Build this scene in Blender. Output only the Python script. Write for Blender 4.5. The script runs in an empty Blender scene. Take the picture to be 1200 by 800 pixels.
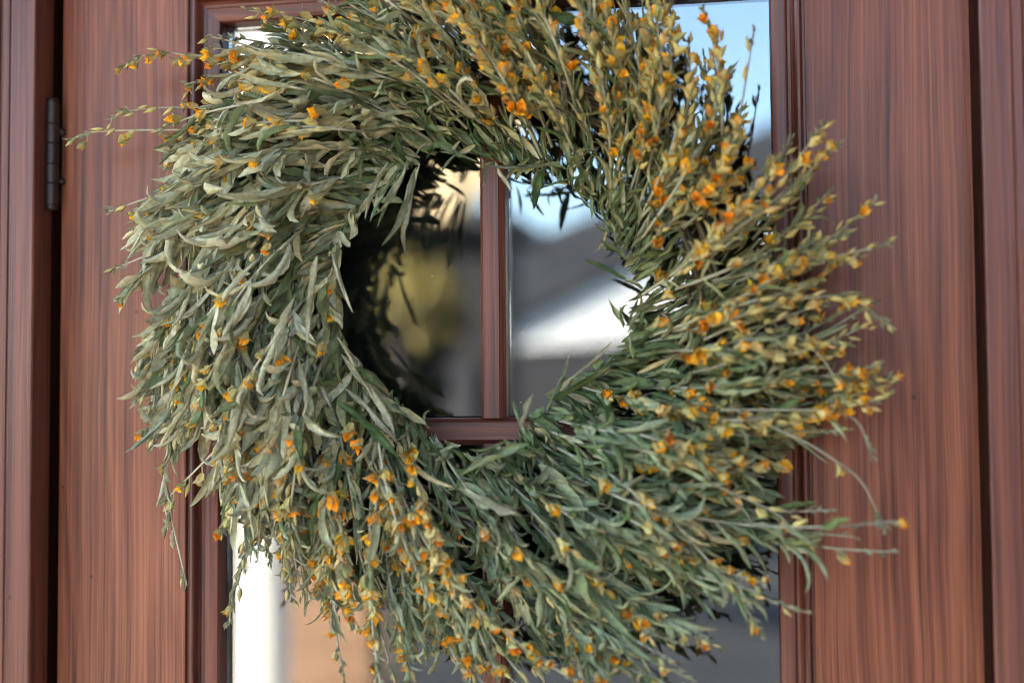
import bpy, math, random
import numpy as np
from mathutils import Vector, Matrix

rng = random.Random(11)
S = bpy.context.scene
COL = S.collection
rad = math.radians

# ------------------------------------------------------------------ camera
YAW, PITCH, ROLL = rad(11.0), rad(3.0), rad(-0.4)
FPX = 1667.0                      # 50 mm on 36 mm, picture 1200 px wide
DIST = 1.28
FW = Vector((-math.sin(YAW)*math.cos(PITCH), math.cos(YAW)*math.cos(PITCH), math.sin(PITCH)))
RT = FW.cross(Vector((0, 0, 1))).normalized()
UP = RT.cross(FW)
RT, UP = RT*math.cos(ROLL)+UP*math.sin(ROLL), UP*math.cos(ROLL)-RT*math.sin(ROLL)
CAMP = Vector((0, 0, 1.5)) - FW*DIST
cam = bpy.data.cameras.new('camera')
camo = bpy.data.objects.new('camera', cam)
COL.objects.link(camo)
camo.matrix_world = Matrix(((RT.x, UP.x, -FW.x, CAMP.x), (RT.y, UP.y, -FW.y, CAMP.y), (RT.z, UP.z, -FW.z, CAMP.z), (0, 0, 0, 1)))
cam.sensor_width = 36.0
cam.lens = 36.0*FPX/1200.0
cam.clip_start = 0.05
cam.clip_end = 500.0
cam.dof.use_dof = True
cam.dof.focus_distance = 1.285
cam.dof.aperture_fstop = 1.7
S.camera = camo

# ------------------------------------------------------------------ world and sun
SUN_TO = Vector((-0.84, 0.33, 0.46)).normalized()     # towards the sun: behind the house, to the left
w = bpy.data.worlds.new('World')
S.world = w
w.use_nodes = True
nt = w.node_tree
bg = nt.nodes['Background']
sky = nt.nodes.new('ShaderNodeTexSky')
sky.sky_type = 'NISHITA'
sky.sun_disc = False
sky.sun_elevation = math.asin(SUN_TO.z)
sky.sun_rotation = math.atan2(SUN_TO.x, SUN_TO.y)
sky.air_density = 1.0
sky.dust_density = 0.4
sky.ozone_density = 2.0
nt.links.new(sky.outputs[0], bg.inputs[0])
bg.inputs[1].default_value = 0.11
sl = bpy.data.lights.new('sun', 'SUN')
sl.energy = 5.0
sl.angle = rad(0.53)
sl.color = (1.0, 0.93, 0.82)
suno = bpy.data.objects.new('sun', sl)
COL.objects.link(suno)
suno.rotation_euler = SUN_TO.to_track_quat('Z', 'Y').to_euler()
suno.location = (-3, 2, 6)

S.view_settings.view_transform = 'Standard'
S.view_settings.look = 'None'
S.view_settings.exposure = 3.75
S.view_settings.gamma = 1.0
S.render.engine = 'CYCLES'
S.cycles.use_denoising = True
S.cycles.filter_width = 1.15
S.cycles.max_bounces = 8
S.cycles.transparent_max_bounces = 12
S.cycles.sample_clamp_indirect = 8.0

# ------------------------------------------------------------------ helpers
def ray(px, py):
    return (FW + RT*((px-600)/FPX) + UP*((400-py)/FPX)).normalized()

def at(px, py, y=0.0):
    """point of the plane Y = y seen at picture position px, py"""
    d = ray(px, py)
    return CAMP + d*((y-CAMP.y)/d.y)

GLASS_Y = 0.026
def mirror(px, py, y):
    """place on the plane Y = y (in front of the house) that the glass mirrors at px, py"""
    h = at(px, py, GLASS_Y)
    d = ray(px, py)
    d = Vector((d.x, -d.y, d.z))
    return h + d*((y-h.y)/d.y)

def link(name, verts, faces, mat, parent=None, smooth=False, loc=None, mats=None, fmat=None, tint=None):
    me = bpy.data.meshes.new(name)
    me.from_pydata([tuple(v) for v in verts], [], faces)
    for m in (mats or [mat]):
        me.materials.append(m)
    if fmat is not None:
        me.polygons.foreach_set('material_index', fmat)
    if smooth:
        me.polygons.foreach_set('use_smooth', [True]*len(faces))
    if tint is not None:
        a = me.color_attributes.new('tint', 'FLOAT_COLOR', 'POINT')
        a.data.foreach_set('color', np.asarray(tint, dtype=np.float32).ravel())
    me.update()
    o = bpy.data.objects.new(name, me)
    COL.objects.link(o)
    if loc is not None:
        o.location = loc
    if parent is not None:
        o.parent = parent
    return o

def empty(name, loc=(0, 0, 0)):
    o = bpy.data.objects.new(name, None)
    COL.objects.link(o)
    o.location = loc
    o.empty_display_size = 0.05
    return o

def tag(o, label, cat, group=None):
    o['label'] = label
    o['category'] = cat
    if group:
        o['group'] = group
    return o

def prism(sec, p0, p1, ax_u, ax_v):
    """extrude the closed section [(u,v)] from p0 to p1"""
    n = len(sec)
    V = [Vector(p0)+ax_u*u+ax_v*v for u, v in sec]+[Vector(p1)+ax_u*u+ax_v*v for u, v in sec]
    F = [(i, (i+1) % n, (i+1) % n+n, i+n) for i in range(n)]
    F += [tuple(range(n))[::-1], tuple(range(n, 2*n))]
    return V, F

def fix(o):
    import bmesh
    bm = bmesh.new(); bm.from_mesh(o.data)
    bmesh.ops.recalc_face_normals(bm, faces=bm.faces)
    bm.to_mesh(o.data); bm.free()
    return o

def bevel(o, width, seg=2):
    m = o.modifiers.new('bevel', 'BEVEL')
    m.width = width; m.segments = seg; m.limit_method = 'ANGLE'; m.angle_limit = rad(35)
    return o

def box(name, x0, x1, y0, y1, z0, z1, mat, parent=None, bev=0.0):
    V = [(x, y, z) for z in (z0, z1) for y in (y0, y1) for x in (x0, x1)]
    F = [(0, 2, 3, 1), (4, 5, 7, 6), (0, 1, 5, 4), (2, 6, 7, 3), (0, 4, 6, 2), (1, 3, 7, 5)]
    o = link(name, V, F, mat, parent)
    if bev:
        bevel(o, bev)
    return o

# ------------------------------------------------------------------ materials
def newmat(name):
    m = bpy.data.materials.new(name)
    m.use_nodes = True
    t = m.node_tree
    b = t.nodes['Principled BSDF']
    return m, t, b

def N(t, kind, **kw):
    n = t.nodes.new(kind)
    for k, v in kw.items():
        setattr(n, k, v)
    return n

def mathn(t, op, a, b=None, clamp=False):
    n = N(t, 'ShaderNodeMath', operation=op, use_clamp=clamp)
    for i, v in enumerate((a, b)):
        if v is None:
            continue
        if isinstance(v, (int, float)):
            n.inputs[i].default_value = v
        else:
            t.links.new(v, n.inputs[i])
    return n.outputs[0]

def ramp(t, fac, stops):
    n = N(t, 'ShaderNodeValToRGB')
    e = n.color_ramp.elements
    while len(e) < len(stops):
        e.new(0.5)
    for i, (p, c) in enumerate(stops):
        e[i].position = p
        e[i].color = (*c, 1)
    t.links.new(fac, n.inputs[0])
    return n.outputs[0]

def mixc(t, mode, fac, a, b):
    n = N(t, 'ShaderNodeMix', data_type='RGBA', blend_type=mode)
    for i, v in ((0, fac), (6, a), (7, b)):
        if isinstance(v, (int, float)):
            n.inputs[i].default_value = v
        elif isinstance(v, tuple):
            n.inputs[i].default_value = (*v, 1)
        else:
            t.links.new(v, n.inputs[i])
    return n.outputs[2]

def wood(name, vertical, light, mid, dark, rough=0.42, coat=0.35, contrast=1.0, broad=22.0, spec=0.5):
    
    m, t, b = newmat(name)
    tc = N(t, 'ShaderNodeTexCoord')
    oi = N(t, 'ShaderNodeObjectInfo')
    sep = N(t, 'ShaderNodeSeparateXYZ')
    t.links.new(tc.outputs['Object'], sep.inputs[0])
    X, Y, Z = sep.outputs
    if not vertical:
        X, Z = Z, X
    off = mathn(t, 'MULTIPLY', oi.outputs['Random'], 7.3)
    X = mathn(t, 'ADD', X, off)
    def noise(sx, sz, detail, rough_=0.55, x=X, dist=0.0):
        c = N(t, 'ShaderNodeCombineXYZ')
        t.links.new(mathn(t, 'MULTIPLY', x, sx), c.inputs[0])
        t.links.new(mathn(t, 'MULTIPLY', Y, sx), c.inputs[1])
        t.links.new(mathn(t, 'MULTIPLY', Z, sz), c.inputs[2])
        n = N(t, 'ShaderNodeTexNoise')
        n.inputs['Scale'].default_value = 1.0
        n.inputs['Detail'].default_value = detail
        n.inputs['Roughness'].default_value = rough_
        n.inputs['Distortion'].default_value = dist
        t.links.new(c.outputs[0], n.inputs['Vector'])
        return n.outputs['Fac']
    warp = noise(6, 3.2, 3)
    XW = mathn(t, 'ADD', X, mathn(t, 'MULTIPLY', mathn(t, 'SUBTRACT', warp, 0.5), 0.014))
    rings = noise(broad*2.2, 0.8, 3, 0.5, XW)
    streak = noise(170, 1.1, 4, 0.6, XW)
    fine = noise(560, 4.0, 3, 0.6, XW)
    pores = noise(800, 8.0, 2, 0.5, X)
    fig = noise(11, 1.0, 1.5, 0.4, X, 0.15)
    fig = mathn(t, 'MULTIPLY_ADD', mathn(t, 'SINE', mathn(t, 'MULTIPLY', fig, 95.0)), 0.5)
    fig.node.inputs[2].default_value = 0.5
    tone = noise(16, 1.3, 3)
    g = mathn(t, 'ADD', mathn(t, 'ADD', mathn(t, 'MULTIPLY', rings, 0.26), mathn(t, 'MULTIPLY', mathn(t, 'SUBTRACT', fig, 0.5), 0.06)), mathn(t, 'ADD', mathn(t, 'MULTIPLY', streak, 0.60), mathn(t, 'MULTIPLY', fine, 0.48)))
    g = mathn(t, 'MULTIPLY_ADD', mathn(t, 'SUBTRACT', g, 0.67), 3.6*contrast)
    g.node.inputs[2].default_value = 0.5
    colr = ramp(t, g, [(0.0, dark), (0.42, mid), (1.0, light)])
    pm = ramp(t, pores, [(0.39, (0.28, 0.20, 0.20)), (0.50, (1, 1, 1))])
    gate = mathn(t, 'MULTIPLY', mathn(t, 'SUBTRACT', 1.15, g, True), 0.5, True)
    colr = mixc(t, 'MULTIPLY', gate, colr, pm)
    tn = ramp(t, tone, [(0.3, (0.86, 0.85, 0.85)), (0.7, (1.07, 1.06, 1.04))])
    colr = mixc(t, 'MULTIPLY', 1.0, colr, tn)
    # small dark nicks in the varnish
    spk = N(t, 'ShaderNodeTexVoronoi'); spk.inputs['Scale'].default_value = 24.0
    t.links.new(tc.outputs['Object'], spk.inputs['Vector'])
    sm = ramp(t, spk.outputs['Distance'], [(0.030, (0.25, 0.2, 0.2)), (0.055, (1, 1, 1))])
    colr = mixc(t, 'MULTIPLY', 0.8, colr, sm)
    t.links.new(colr, b.inputs['Base Color'])
    b.inputs['Roughness'].default_value = rough
    t.links.new(mathn(t, 'MULTIPLY_ADD', streak, 0.25), b.inputs['Roughness'])
    b.inputs['Roughness'].links[0].from_node.inputs[2].default_value = rough-0.12
    b.inputs['Specular IOR Level'].default_value = spec
    b.inputs['Coat Weight'].default_value = coat
    b.inputs['Coat Roughness'].default_value = 0.22
    bp = N(t, 'ShaderNodeBump')
    bp.inputs['Strength'].default_value = 0.35
    bp.inputs['Distance'].default_value = 0.0006
    t.links.new(mathn(t, 'ADD', mathn(t, 'MULTIPLY', fine, 0.5), mathn(t, 'ADD', pores, mathn(t, 'MULTIPLY', streak, 0.7))), bp.inputs['Height'])
    t.links.new(bp.outputs[0], b.inputs['Normal'])
    t.links.new(bp.outputs[0], b.inputs['Coat Normal'])
    return m

def plain(name, col, rough=0.6, metal=0.0, var=0.25, scale=6.0, bump=0.0, coat=0.0, stretch=(1, 1, 1)):
    m, t, b = newmat(name)
    tc = N(t, 'ShaderNodeTexCoord')
    mp = N(t, 'ShaderNodeMapping'); mp.inputs['Scale'].default_value = stretch
    t.links.new(tc.outputs['Object'], mp.inputs[0])
    n = N(t, 'ShaderNodeTexNoise')
    n.inputs['Scale'].default_value = scale; n.inputs['Detail'].default_value = 5
    t.links.new(mp.outputs[0], n.inputs['Vector'])
    c0 = tuple(c*(1-var) for c in col); c1 = tuple(min(1, c*(1+var)) for c in col)
    t.links.new(ramp(t, n.outputs['Fac'], [(0.3, c0), (0.7, c1)]), b.inputs['Base Color'])
    b.inputs['Roughness'].default_value = rough
    b.inputs['Metallic'].default_value = metal
    b.inputs['Coat Weight'].default_value = coat
    if bump:
        bp = N(t, 'ShaderNodeBump'); bp.inputs['Strength'].default_value = bump; bp.inputs['Distance'].default_value = 0.01
        t.links.new(n.outputs['Fac'], bp.inputs['Height']); t.links.new(bp.outputs[0], b.inputs['Normal'])
    return m

WV = wood('wood_stile', True, (0.300, 0.108, 0.053), (0.160, 0.049, 0.025), (0.060, 0.017, 0.010), coat=0.18, spec=0.25, contrast=0.8)
WH = wood('wood_rail', False, (0.20, 0.062, 0.034), (0.120, 0.034, 0.020), (0.055, 0.015, 0.011), coat=0.12, spec=0.3)
WM = wood('wood_moulding', True, (0.190, 0.055, 0.030), (0.110, 0.029, 0.017), (0.048, 0.013, 0.009), contrast=0.9, coat=0.2, spec=0.4)
WMH = wood('wood_moulding_across', False, (0.190, 0.055, 0.030), (0.110, 0.029, 0.017), (0.048, 0.013, 0.009), contrast=0.9, coat=0.2, spec=0.4)
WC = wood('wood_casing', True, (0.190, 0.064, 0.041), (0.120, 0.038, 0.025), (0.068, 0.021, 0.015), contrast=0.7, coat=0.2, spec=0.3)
WJ = wood('wood_jamb_shaded', True, (0.030, 0.009, 0.005), (0.019, 0.006, 0.0036), (0.011, 0.004, 0.0025), contrast=0.6, coat=0.0, rough=0.65, spec=0.05)  # same wood as the casing, with the recess shade put into its colour
BRONZE = plain('dark_bronze', (0.026, 0.015, 0.013), 0.45, 0.3, 0.3, 60)
RUBBER = plain('black_rubber', (0.012, 0.010, 0.010), 0.7)

def glassmat():
    m, t, b = newmat('coated_glass')
    t.nodes.remove(b)
    out = t.nodes['Material Output']
    fr = N(t, 'ShaderNodeFresnel'); fr.inputs['IOR'].default_value = 2.2
    tr = N(t, 'ShaderNodeBsdfTransparent'); tr.inputs[0].default_value = (0.93, 0.96, 0.95, 1)
    gl = N(t, 'ShaderNodeBsdfGlossy'); gl.inputs['Roughness'].default_value = 0.0
    # faint waviness and specks of dust
    tc = N(t, 'ShaderNodeTexCoord')
    n = N(t, 'ShaderNodeTexNoise'); n.inputs['Scale'].default_value = 5.0; n.inputs['Detail'].default_value = 0.0
    t.links.new(tc.outputs['Object'], n.inputs['Vector'])
    bp = N(t, 'ShaderNodeBump'); bp.inputs['Strength'].default_value = 0.03; bp.inputs['Distance'].default_value = 0.02
    t.links.new(n.outputs['Fac'], bp.inputs['Height'])
    t.links.new(bp.outputs[0], gl.inputs['Normal'])
    mx = N(t, 'ShaderNodeMixShader')
    t.links.new(fr.outputs[0], mx.inputs[0]); t.links.new(tr.outputs[0], mx.inputs[1]); t.links.new(gl.outputs[0], mx.inputs[2])
    v = N(t, 'ShaderNodeTexVoronoi'); v.inputs['Scale'].default_value = 55.0
    t.links.new(tc.outputs['Object'], v.inputs['Vector'])
    n2 = N(t, 'ShaderNodeTexNoise'); n2.inputs['Scale'].default_value = 14.0
    t.links.new(tc.outputs['Object'], n2.inputs['Vector'])
    spk = mathn(t, 'MULTIPLY', mathn(t, 'LESS_THAN', v.outputs['Distance'], 0.045), mathn(t, 'GREATER_THAN', n2.outputs['Fac'], 0.56))
    n3 = N(t, 'ShaderNodeTexNoise'); n3.inputs['Scale'].default_value = 9.0; n3.inputs['Detail'].default_value = 5; n3.inputs['Distortion'].default_value = 1.2
    t.links.new(tc.outputs['Object'], n3.inputs['Vector'])
    film = mathn(t, 'MULTIPLY', mathn(t, 'SUBTRACT', n3.outputs['Fac'], 0.42, True), 0.025)
    sm = mathn(t, 'MAXIMUM', mathn(t, 'MULTIPLY', spk, 0.6), film)
    df = N(t, 'ShaderNodeBsdfDiffuse'); df.inputs[0].default_value = (0.5, 0.48, 0.44, 1)
    mx2 = N(t, 'ShaderNodeMixShader')
    t.links.new(sm, mx2.inputs[0]); t.links.new(mx.outputs[0], mx2.inputs[1]); t.links.new(df.outputs[0], mx2.inputs[2])
    t.links.new(mx2.outputs[0], out.inputs[0])
    return m
GLASS = glassmat()

def leafmat(name, transl=0.22, rough=0.72, scale=260.0, bump=0.6):
    m, t, b = newmat(name)
    out = t.nodes['Material Output']
    at_ = N(t, 'ShaderNodeAttribute'); at_.attribute_name = 'tint'
    tc = N(t, 'ShaderNodeTexCoord')
    n = N(t, 'ShaderNodeTexNoise'); n.inputs['Scale'].default_value = scale; n.inputs['Detail'].default_value = 3
    t.links.new(tc.outputs['Object'], n.inputs['Vector'])
    r = ramp(t, n.outputs['Fac'], [(0.3, (0.72, 0.72, 0.70)), (0.7, (1.14, 1.14, 1.12))])
    c = mixc(t, 'MULTIPLY', 1.0, at_.outputs['Color'], r)
    n4 = N(t, 'ShaderNodeTexNoise'); n4.inputs['Scale'].default_value = 95.0; n4.inputs['Detail'].default_value = 4
    t.links.new(tc.outputs['Object'], n4.inputs['Vector'])
    spot = ramp(t, n4.outputs['Fac'], [(0.62, (1, 1, 1)), (0.72, (0.84, 0.72, 0.58))])
    c = mixc(t, 'MULTIPLY', 0.8, c, spot)
    t.links.new(c, b.inputs['Base Color'])
    b.inputs['Roughness'].default_value = rough
    b.inputs['Specular IOR Level'].default_value = 0.3
    bp = N(t, 'ShaderNodeBump'); bp.inputs['Strength'].default_value = bump; bp.inputs['Distance'].default_value = 0.0008
    t.links.new(n.outputs['Fac'], bp.inputs['Height']); t.links.new(bp.outputs[0], b.inputs['Normal'])
    if transl:
        tl = N(t, 'ShaderNodeBsdfTranslucent'); t.links.new(c, tl.inputs[0])
        mx = N(t, 'ShaderNodeMixShader'); mx.inputs[0].default_value = transl
        t.links.new(b.outputs[0], mx.inputs[1]); t.links.new(tl.outputs[0], mx.inputs[2])
        t.links.new(mx.outputs[0], out.inputs[0])
    return m
LEAF = leafmat('dried_leaf')
STEM = leafmat('dried_stem', 0.0, 0.75, 700.0, 0.4)
PETAL = leafmat('dried_petal', 0.35, 0.6, 400.0, 0.5)

# ------------------------------------------------------------------ setting around the door
ASPH = plain('asphalt_drive', (0.016, 0.017, 0.019), 0.9, 0, 0.3, 3.0)
CONC = plain('concrete_slab', (0.46, 0.35, 0.22), 0.8, 0, 0.2, 5.0, 0.1)  # warm pale slab, included to bounce warm light onto the door
DARKROOM = plain('dim_interior', (0.030, 0.026, 0.024), 0.9)  # near-black wall colour stands in for the darkness of an unlit room
STUCCO = plain('stucco', (0.16, 0.12, 0.10), 0.9, 0, 0.1, 30)

def struct(o):
    o['kind'] = 'structure'
    return o
gv = [(-150, -300, -0.02), (150, -300, -0.02), (150, 40, -0.02), (-150, 40, -0.02)]
struct(link('ground', gv, [(0, 1, 2, 3)], ASPH))
struct(box('porch_floor', -4.5, 4.5, -3.6, -0.045, -0.012, 0.0, CONC))

CEIL = plain('added_ceiling_boards', (0.16, 0.10, 0.06), 0.7, 0, 0.15, 3, stretch=(1, 12, 1))
struct(box('added_ceiling', -1.75, 3.2, -1.95, -0.014, 2.60, 2.69, CEIL))  # added unseen ceiling, blocks skylight from above to darken the door

# door layout, read off at mid height of the picture
DOOR_Z0, DOOR_Z1 = 0.012, 2.05
X_L = at(70, 400, 0).x
X_R = at(1150, 400, 0).x
CASE_Y = -0.040
XC_L = at(38, 400, CASE_Y).x          # casing edges beside the door
XC_R = at(1156.5, 400, CASE_Y).x
STEP_Y = 0.0085
O_L = at(258, 400, STEP_Y).x          # glazed opening
O_R = at(908, 400, STEP_Y).x
O_T = at(300, 24.5, STEP_Y).z
HM_T = at(530, 494, 0.004).z          # horizontal glazing bar
HM_B = at(530, 516, 0.004).z
ROW = O_T-HM_T
O_B = HM_B-ROW
VM_L = at(566, 400, 0.004).x          # vertical glazing bar
VM_R = at(585.5, 400, 0.004).x
MW = 0.030                            # width of the moulding
THK = 0.045

door = empty('door', ((X_L+X_R)/2, 0, DOOR_Z0))
tag(door, 'reddish brown varnished wooden door with divided glass panes behind the wreath', 'door')
DL = door.location.copy()

def dpart(name, V, F, mat, smooth=False, parent=None):
    o = link(name, [Vector(v)-DL for v in V], F, mat, parent or door, smooth)
    return fix(o)

def dbox(name, x0, x1, y0, y1, z0, z1, mat, bev=0.0015):
    V = [(x, y, z) for z in (z0, z1) for y in (y0, y1) for x in (x0, x1)]
    F = [(0, 2, 3, 1), (4, 5, 7, 6), (0, 1, 5, 4), (2, 6, 7, 3), (0, 4, 6, 2), (1, 3, 7, 5)]
    o = dpart(name, V, F, mat)
    if bev:
        bevel(o, bev)
    return o

PL, PR, PT, PB = O_L-MW, O_R+MW, O_T+MW, O_B-MW       # outer edge of the moulding
dbox('stile', X_L, PL, 0, THK, DOOR_Z0, DOOR_Z1, WV)
dbox('stile', PR, X_R, 0, THK, DOOR_Z0, DOOR_Z1, WV)
dbox('rail', PL, PR, 0.0004, THK, PT, DOOR_Z1, WH)
dbox('rail', PL, PR, 0.0004, THK, DOOR_Z0, PB, WH)

# moulding profile: (distance inward from its outer edge, depth)
PROF = [(0.0, 0.0015), (0.0004, 0.0040), (0.0022, 0.0042), (0.0030, 0.0012), (0.0046, -0.0006), (0.0066, -0.0008), (0.0082, 0.0004),
        (0.0094, 0.0032), (0.0104, 0.0060), (0.0125, 0.0082), (0.0150, 0.0088), (0.0160, 0.0066), (0.0172, 0.0060), (0.0205, 0.0058),
        (0.0255, 0.0064), (0.0285, 0.0074), (0.0297, 0.0092), (0.0300, 0.0120), (0.0300, 0.0300), (0.0, 0.0300)]
def moulding(cs, inx, inz, mat):
    """one mitred side: two corners (x, z) and for each corner its inward diagonal"""
    V = []
    for (cx, cz), (ix, iz) in zip(cs, zip(inx, inz)):
        for o_, y in PROF:
            V.append((cx+ix*o_, y, cz+iz*o_))
    n = len(PROF)
    F = [(i, (i+1) % n, (i+1) % n+n, i+n) for i in range(n)]
    F += [tuple(range(n))[::-1], tuple(range(n, 2*n))]
    o = dpart('moulding', V, F, mat)
    return o
moulding([(PL, PB), (PL, PT)], (1, 1), (1, -1), WM)
moulding([(PR, PT), (PR, PB)], (-1, -1), (-1, 1), WM)
moulding([(PL, PT), (PR, PT)], (1, -1), (-1, -1), WMH)
moulding([(PR, PB), (PL, PB)], (-1, 1), (1, 1), WMH)

# glazing bars
def barsec(a, b):
    return [(a-0.0036, 0.0300), (a-0.0036, 0.0125), (a-0.0030, 0.0095), (a-0.0012, 0.0070), (a, 0.0058), (a+0.0006, 0.0040), (b-0.0006, 0.0040),
            (b, 0.0058), (b+0.0016, 0.0068), (b+0.0034, 0.0086), (b+0.0040, 0.0115), (b+0.0044, 0.0120), (b+0.0044, 0.0300)]
def glazing_bar(sec, horizontal, c0, c1, mat):
    n = len(sec)
    V = []
    for c in (c0, c1):
        for a, y in sec:
            V.append((c, y, a) if horizontal else (a, y, c))
    F = [(i, (i+1) % n, (i+1) % n+n, i+n) for i in range(n)]+[tuple(range(n))[::-1], tuple(range(n, 2*n))]
    return dpart('glazing_bar', V, F, mat)
hs = [(HM_T+HM_B-a, y) for a, y in barsec(HM_B, HM_T)]
glazing_bar(hs, True, O_L+0.0002, O_R-0.0002, WMH)
vs = barsec(VM_L, VM_R)
glazing_bar(vs, False, HM_T+0.0030, O_T-0.0002, WM)
glazing_bar(vs, False, O_B+0.0002, HM_B-0.0030, WM)
# panes
for xa, xb in ((O_L+0.0006, VM_L-0.0042), (VM_R+0.0050, O_R-0.0006)):
    for za, zb in ((HM_T+0.005, O_T-0.0006), (O_B+0.0006, HM_B-0.005)):
        V = [(x, y, z) for y in (GLASS_Y, GLASS_Y+0.004) for z in (za, zb) for x in (xa, xb)]
        F = [(0, 1, 3, 2), (4, 6, 7, 5), (0, 4, 5, 1), (2, 3, 7, 6), (0, 2, 6, 4), (1, 5, 7, 3)]
        dpart('pane', V, F, GLASS)

# hinge in the gap at the left
hc = Vector((X_L-0.0035, -0.0125, at(58.5, 180, -0.0125).z))
hz0, hz1 = at(58.5, 241, -0.0125).z, at(58.5, 121, -0.0125).z
def lathe(prof, cx, cy, n=28):
    V, F = [], []
    for r, z in prof:
        for k in range(n):
            a = 2*math.pi*k/n
            V.append((cx+r*math.cos(a), cy+r*math.sin(a), z))
    for j in range(len(prof)-1):
        for k in range(n):
            F.append((j*n+k, j*n+(k+1) % n, (j+1)*n+(k+1) % n, (j+1)*n+k))
    F.append(tuple(range(n))[::-1]); F.append(tuple(range((len(prof)-1)*n, len(prof)*n)))
    return V, F
hinge = dbox('hinge', hc.x+0.0045, X_L+0.0012, -0.0022, 0.0022, hz0+0.002, hz1-0.002, BRONZE, 0.0006)
HR = 0.0070
marks = [0.0, 0.21, 0.40, 0.60, 0.79, 1.0]
for i in range(5):
    a, b = hz0+(hz1-hz0)*marks[i], hz0+(hz1-hz0)*marks[i+1]
    V, F = lathe([(HR-0.0006, a+0.0003), (HR, a+0.0008), (HR, b-0.0008), (HR-0.0006, b-0.0003)], hc.x, hc.y)
    dpart('knuckle', V, F, BRONZE, False, hinge)
V, F = lathe([(0.0055, hz0-0.0045), (0.0064, hz0-0.003), (0.0058, hz0+0.001), (0.0058, hz1-0.001), (0.0064, hz1+0.003), (0.0050, hz1+0.0045)], hc.x, hc.y, 16)
dpart('pin', V, F, BRONZE, True, hinge)
for py in (155, 213):
    p = at(73, py, -0.001)
    V, F = lathe([(0.0036, p.z-0.003), (0.0044, p.z-0.0012), (0.0044, p.z+0.0012), (0.0034, p.z+0.003)], X_L+0.0008, -0.0012, 10)
    dpart('screw', V, F, BRONZE, True, hinge)

# frame round the door
frame = empty('door_frame', (XC_L, 0, 0))
tag(frame, 'dark wooden door frame with purple brown casings on both sides of the door', 'door frame')
FL = frame.location.copy()
def fpart(name, V, F, mat):
    return fix(link(name, [Vector(v)-FL for v in V], F, mat, frame))
def fsec(name, sec, z0, z1, mat):
    V, F = [], []
    n = len(sec)
    for z in (z0, z1):
        V += [(x, y, z) for x, y in sec]
    F = [(i, (i+1) % n, (i+1) % n+n, i+n) for i in range(n)]+[tuple(range(n))[::-1], tuple(range(n, 2*n))]
    return fpart(name, V, F, mat)
FZ1 = DOOR_Z1+0.004
def casing_sec(xe, s):
    """s = -1: casing runs to the left of xe"""
    p = [(0.0, -0.004), (0.0, -0.0385), (0.0015, -0.040), (0.0245, -0.0402), (0.0252, -0.0388), (0.0262, -0.0388), (0.0270, -0.0402), (0.0335, -0.0404),
         (0.0345, -0.0385), (0.0360, -0.0385), (0.0370, -0.0415), (0.0400, -0.0440), (0.0500, -0.0455), (0.0900, -0.0470), (0.0920, -0.0450), (0.0920, -0.004)]
    return [(xe+s*u, y) for u, y in p]
bevel(fsec('casing', [(x-(0.0016 if abs(y+0.004) < 1e-6 and x > XC_L-0.01 else 0), y) for x, y in casing_sec(XC_L, -1)], 0.0, FZ1+0.09, WC), 0.0006)
bevel(fsec('casing', casing_sec(XC_R, 1), 0.0, FZ1+0.09, WC), 0.0006)
V = [(x, y, z) for z in (FZ1+0.004, FZ1+0.09) for y in (-0.0395, -0.004) for x in (XC_L+0.0005, XC_R-0.0005)]
BF = [(0, 2, 3, 1), (4, 5, 7, 6), (0, 1, 5, 4), (2, 6, 7, 3), (0, 4, 6, 2), (1, 3, 7, 5)]
fpart('head_casing', V, BF, WC)
GAP = 0.003
# jambs with a small stepped edge towards the door
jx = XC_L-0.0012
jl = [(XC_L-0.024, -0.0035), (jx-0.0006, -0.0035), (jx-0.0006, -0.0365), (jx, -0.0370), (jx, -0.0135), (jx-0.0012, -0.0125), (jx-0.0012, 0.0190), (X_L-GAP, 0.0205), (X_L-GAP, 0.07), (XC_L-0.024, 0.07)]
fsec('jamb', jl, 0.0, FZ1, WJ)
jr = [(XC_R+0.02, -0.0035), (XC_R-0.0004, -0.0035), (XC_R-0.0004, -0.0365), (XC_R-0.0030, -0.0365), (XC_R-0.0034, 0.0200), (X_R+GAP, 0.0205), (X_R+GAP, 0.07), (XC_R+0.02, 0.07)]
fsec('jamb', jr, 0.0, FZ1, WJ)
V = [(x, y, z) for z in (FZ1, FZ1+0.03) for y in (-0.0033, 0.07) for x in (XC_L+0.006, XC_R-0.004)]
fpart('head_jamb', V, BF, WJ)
V = [(x, y, z) for z in (DOOR_Z0-0.012, DOOR_Z0-0.002) for y in (-0.044, 0.07) for x in (XC_L+0.006, XC_R-0.004)]
fpart('threshold', V, BF, BRONZE)
for xa in (X_L-0.0026, X_R+0.0005):
    V = [(x, y, z) for z in (0.02, FZ1-0.002) for y in (0.006, 0.019) for x in (xa, xa+0.002)]
    fpart('weather_strip', V, BF, RUBBER)

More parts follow.
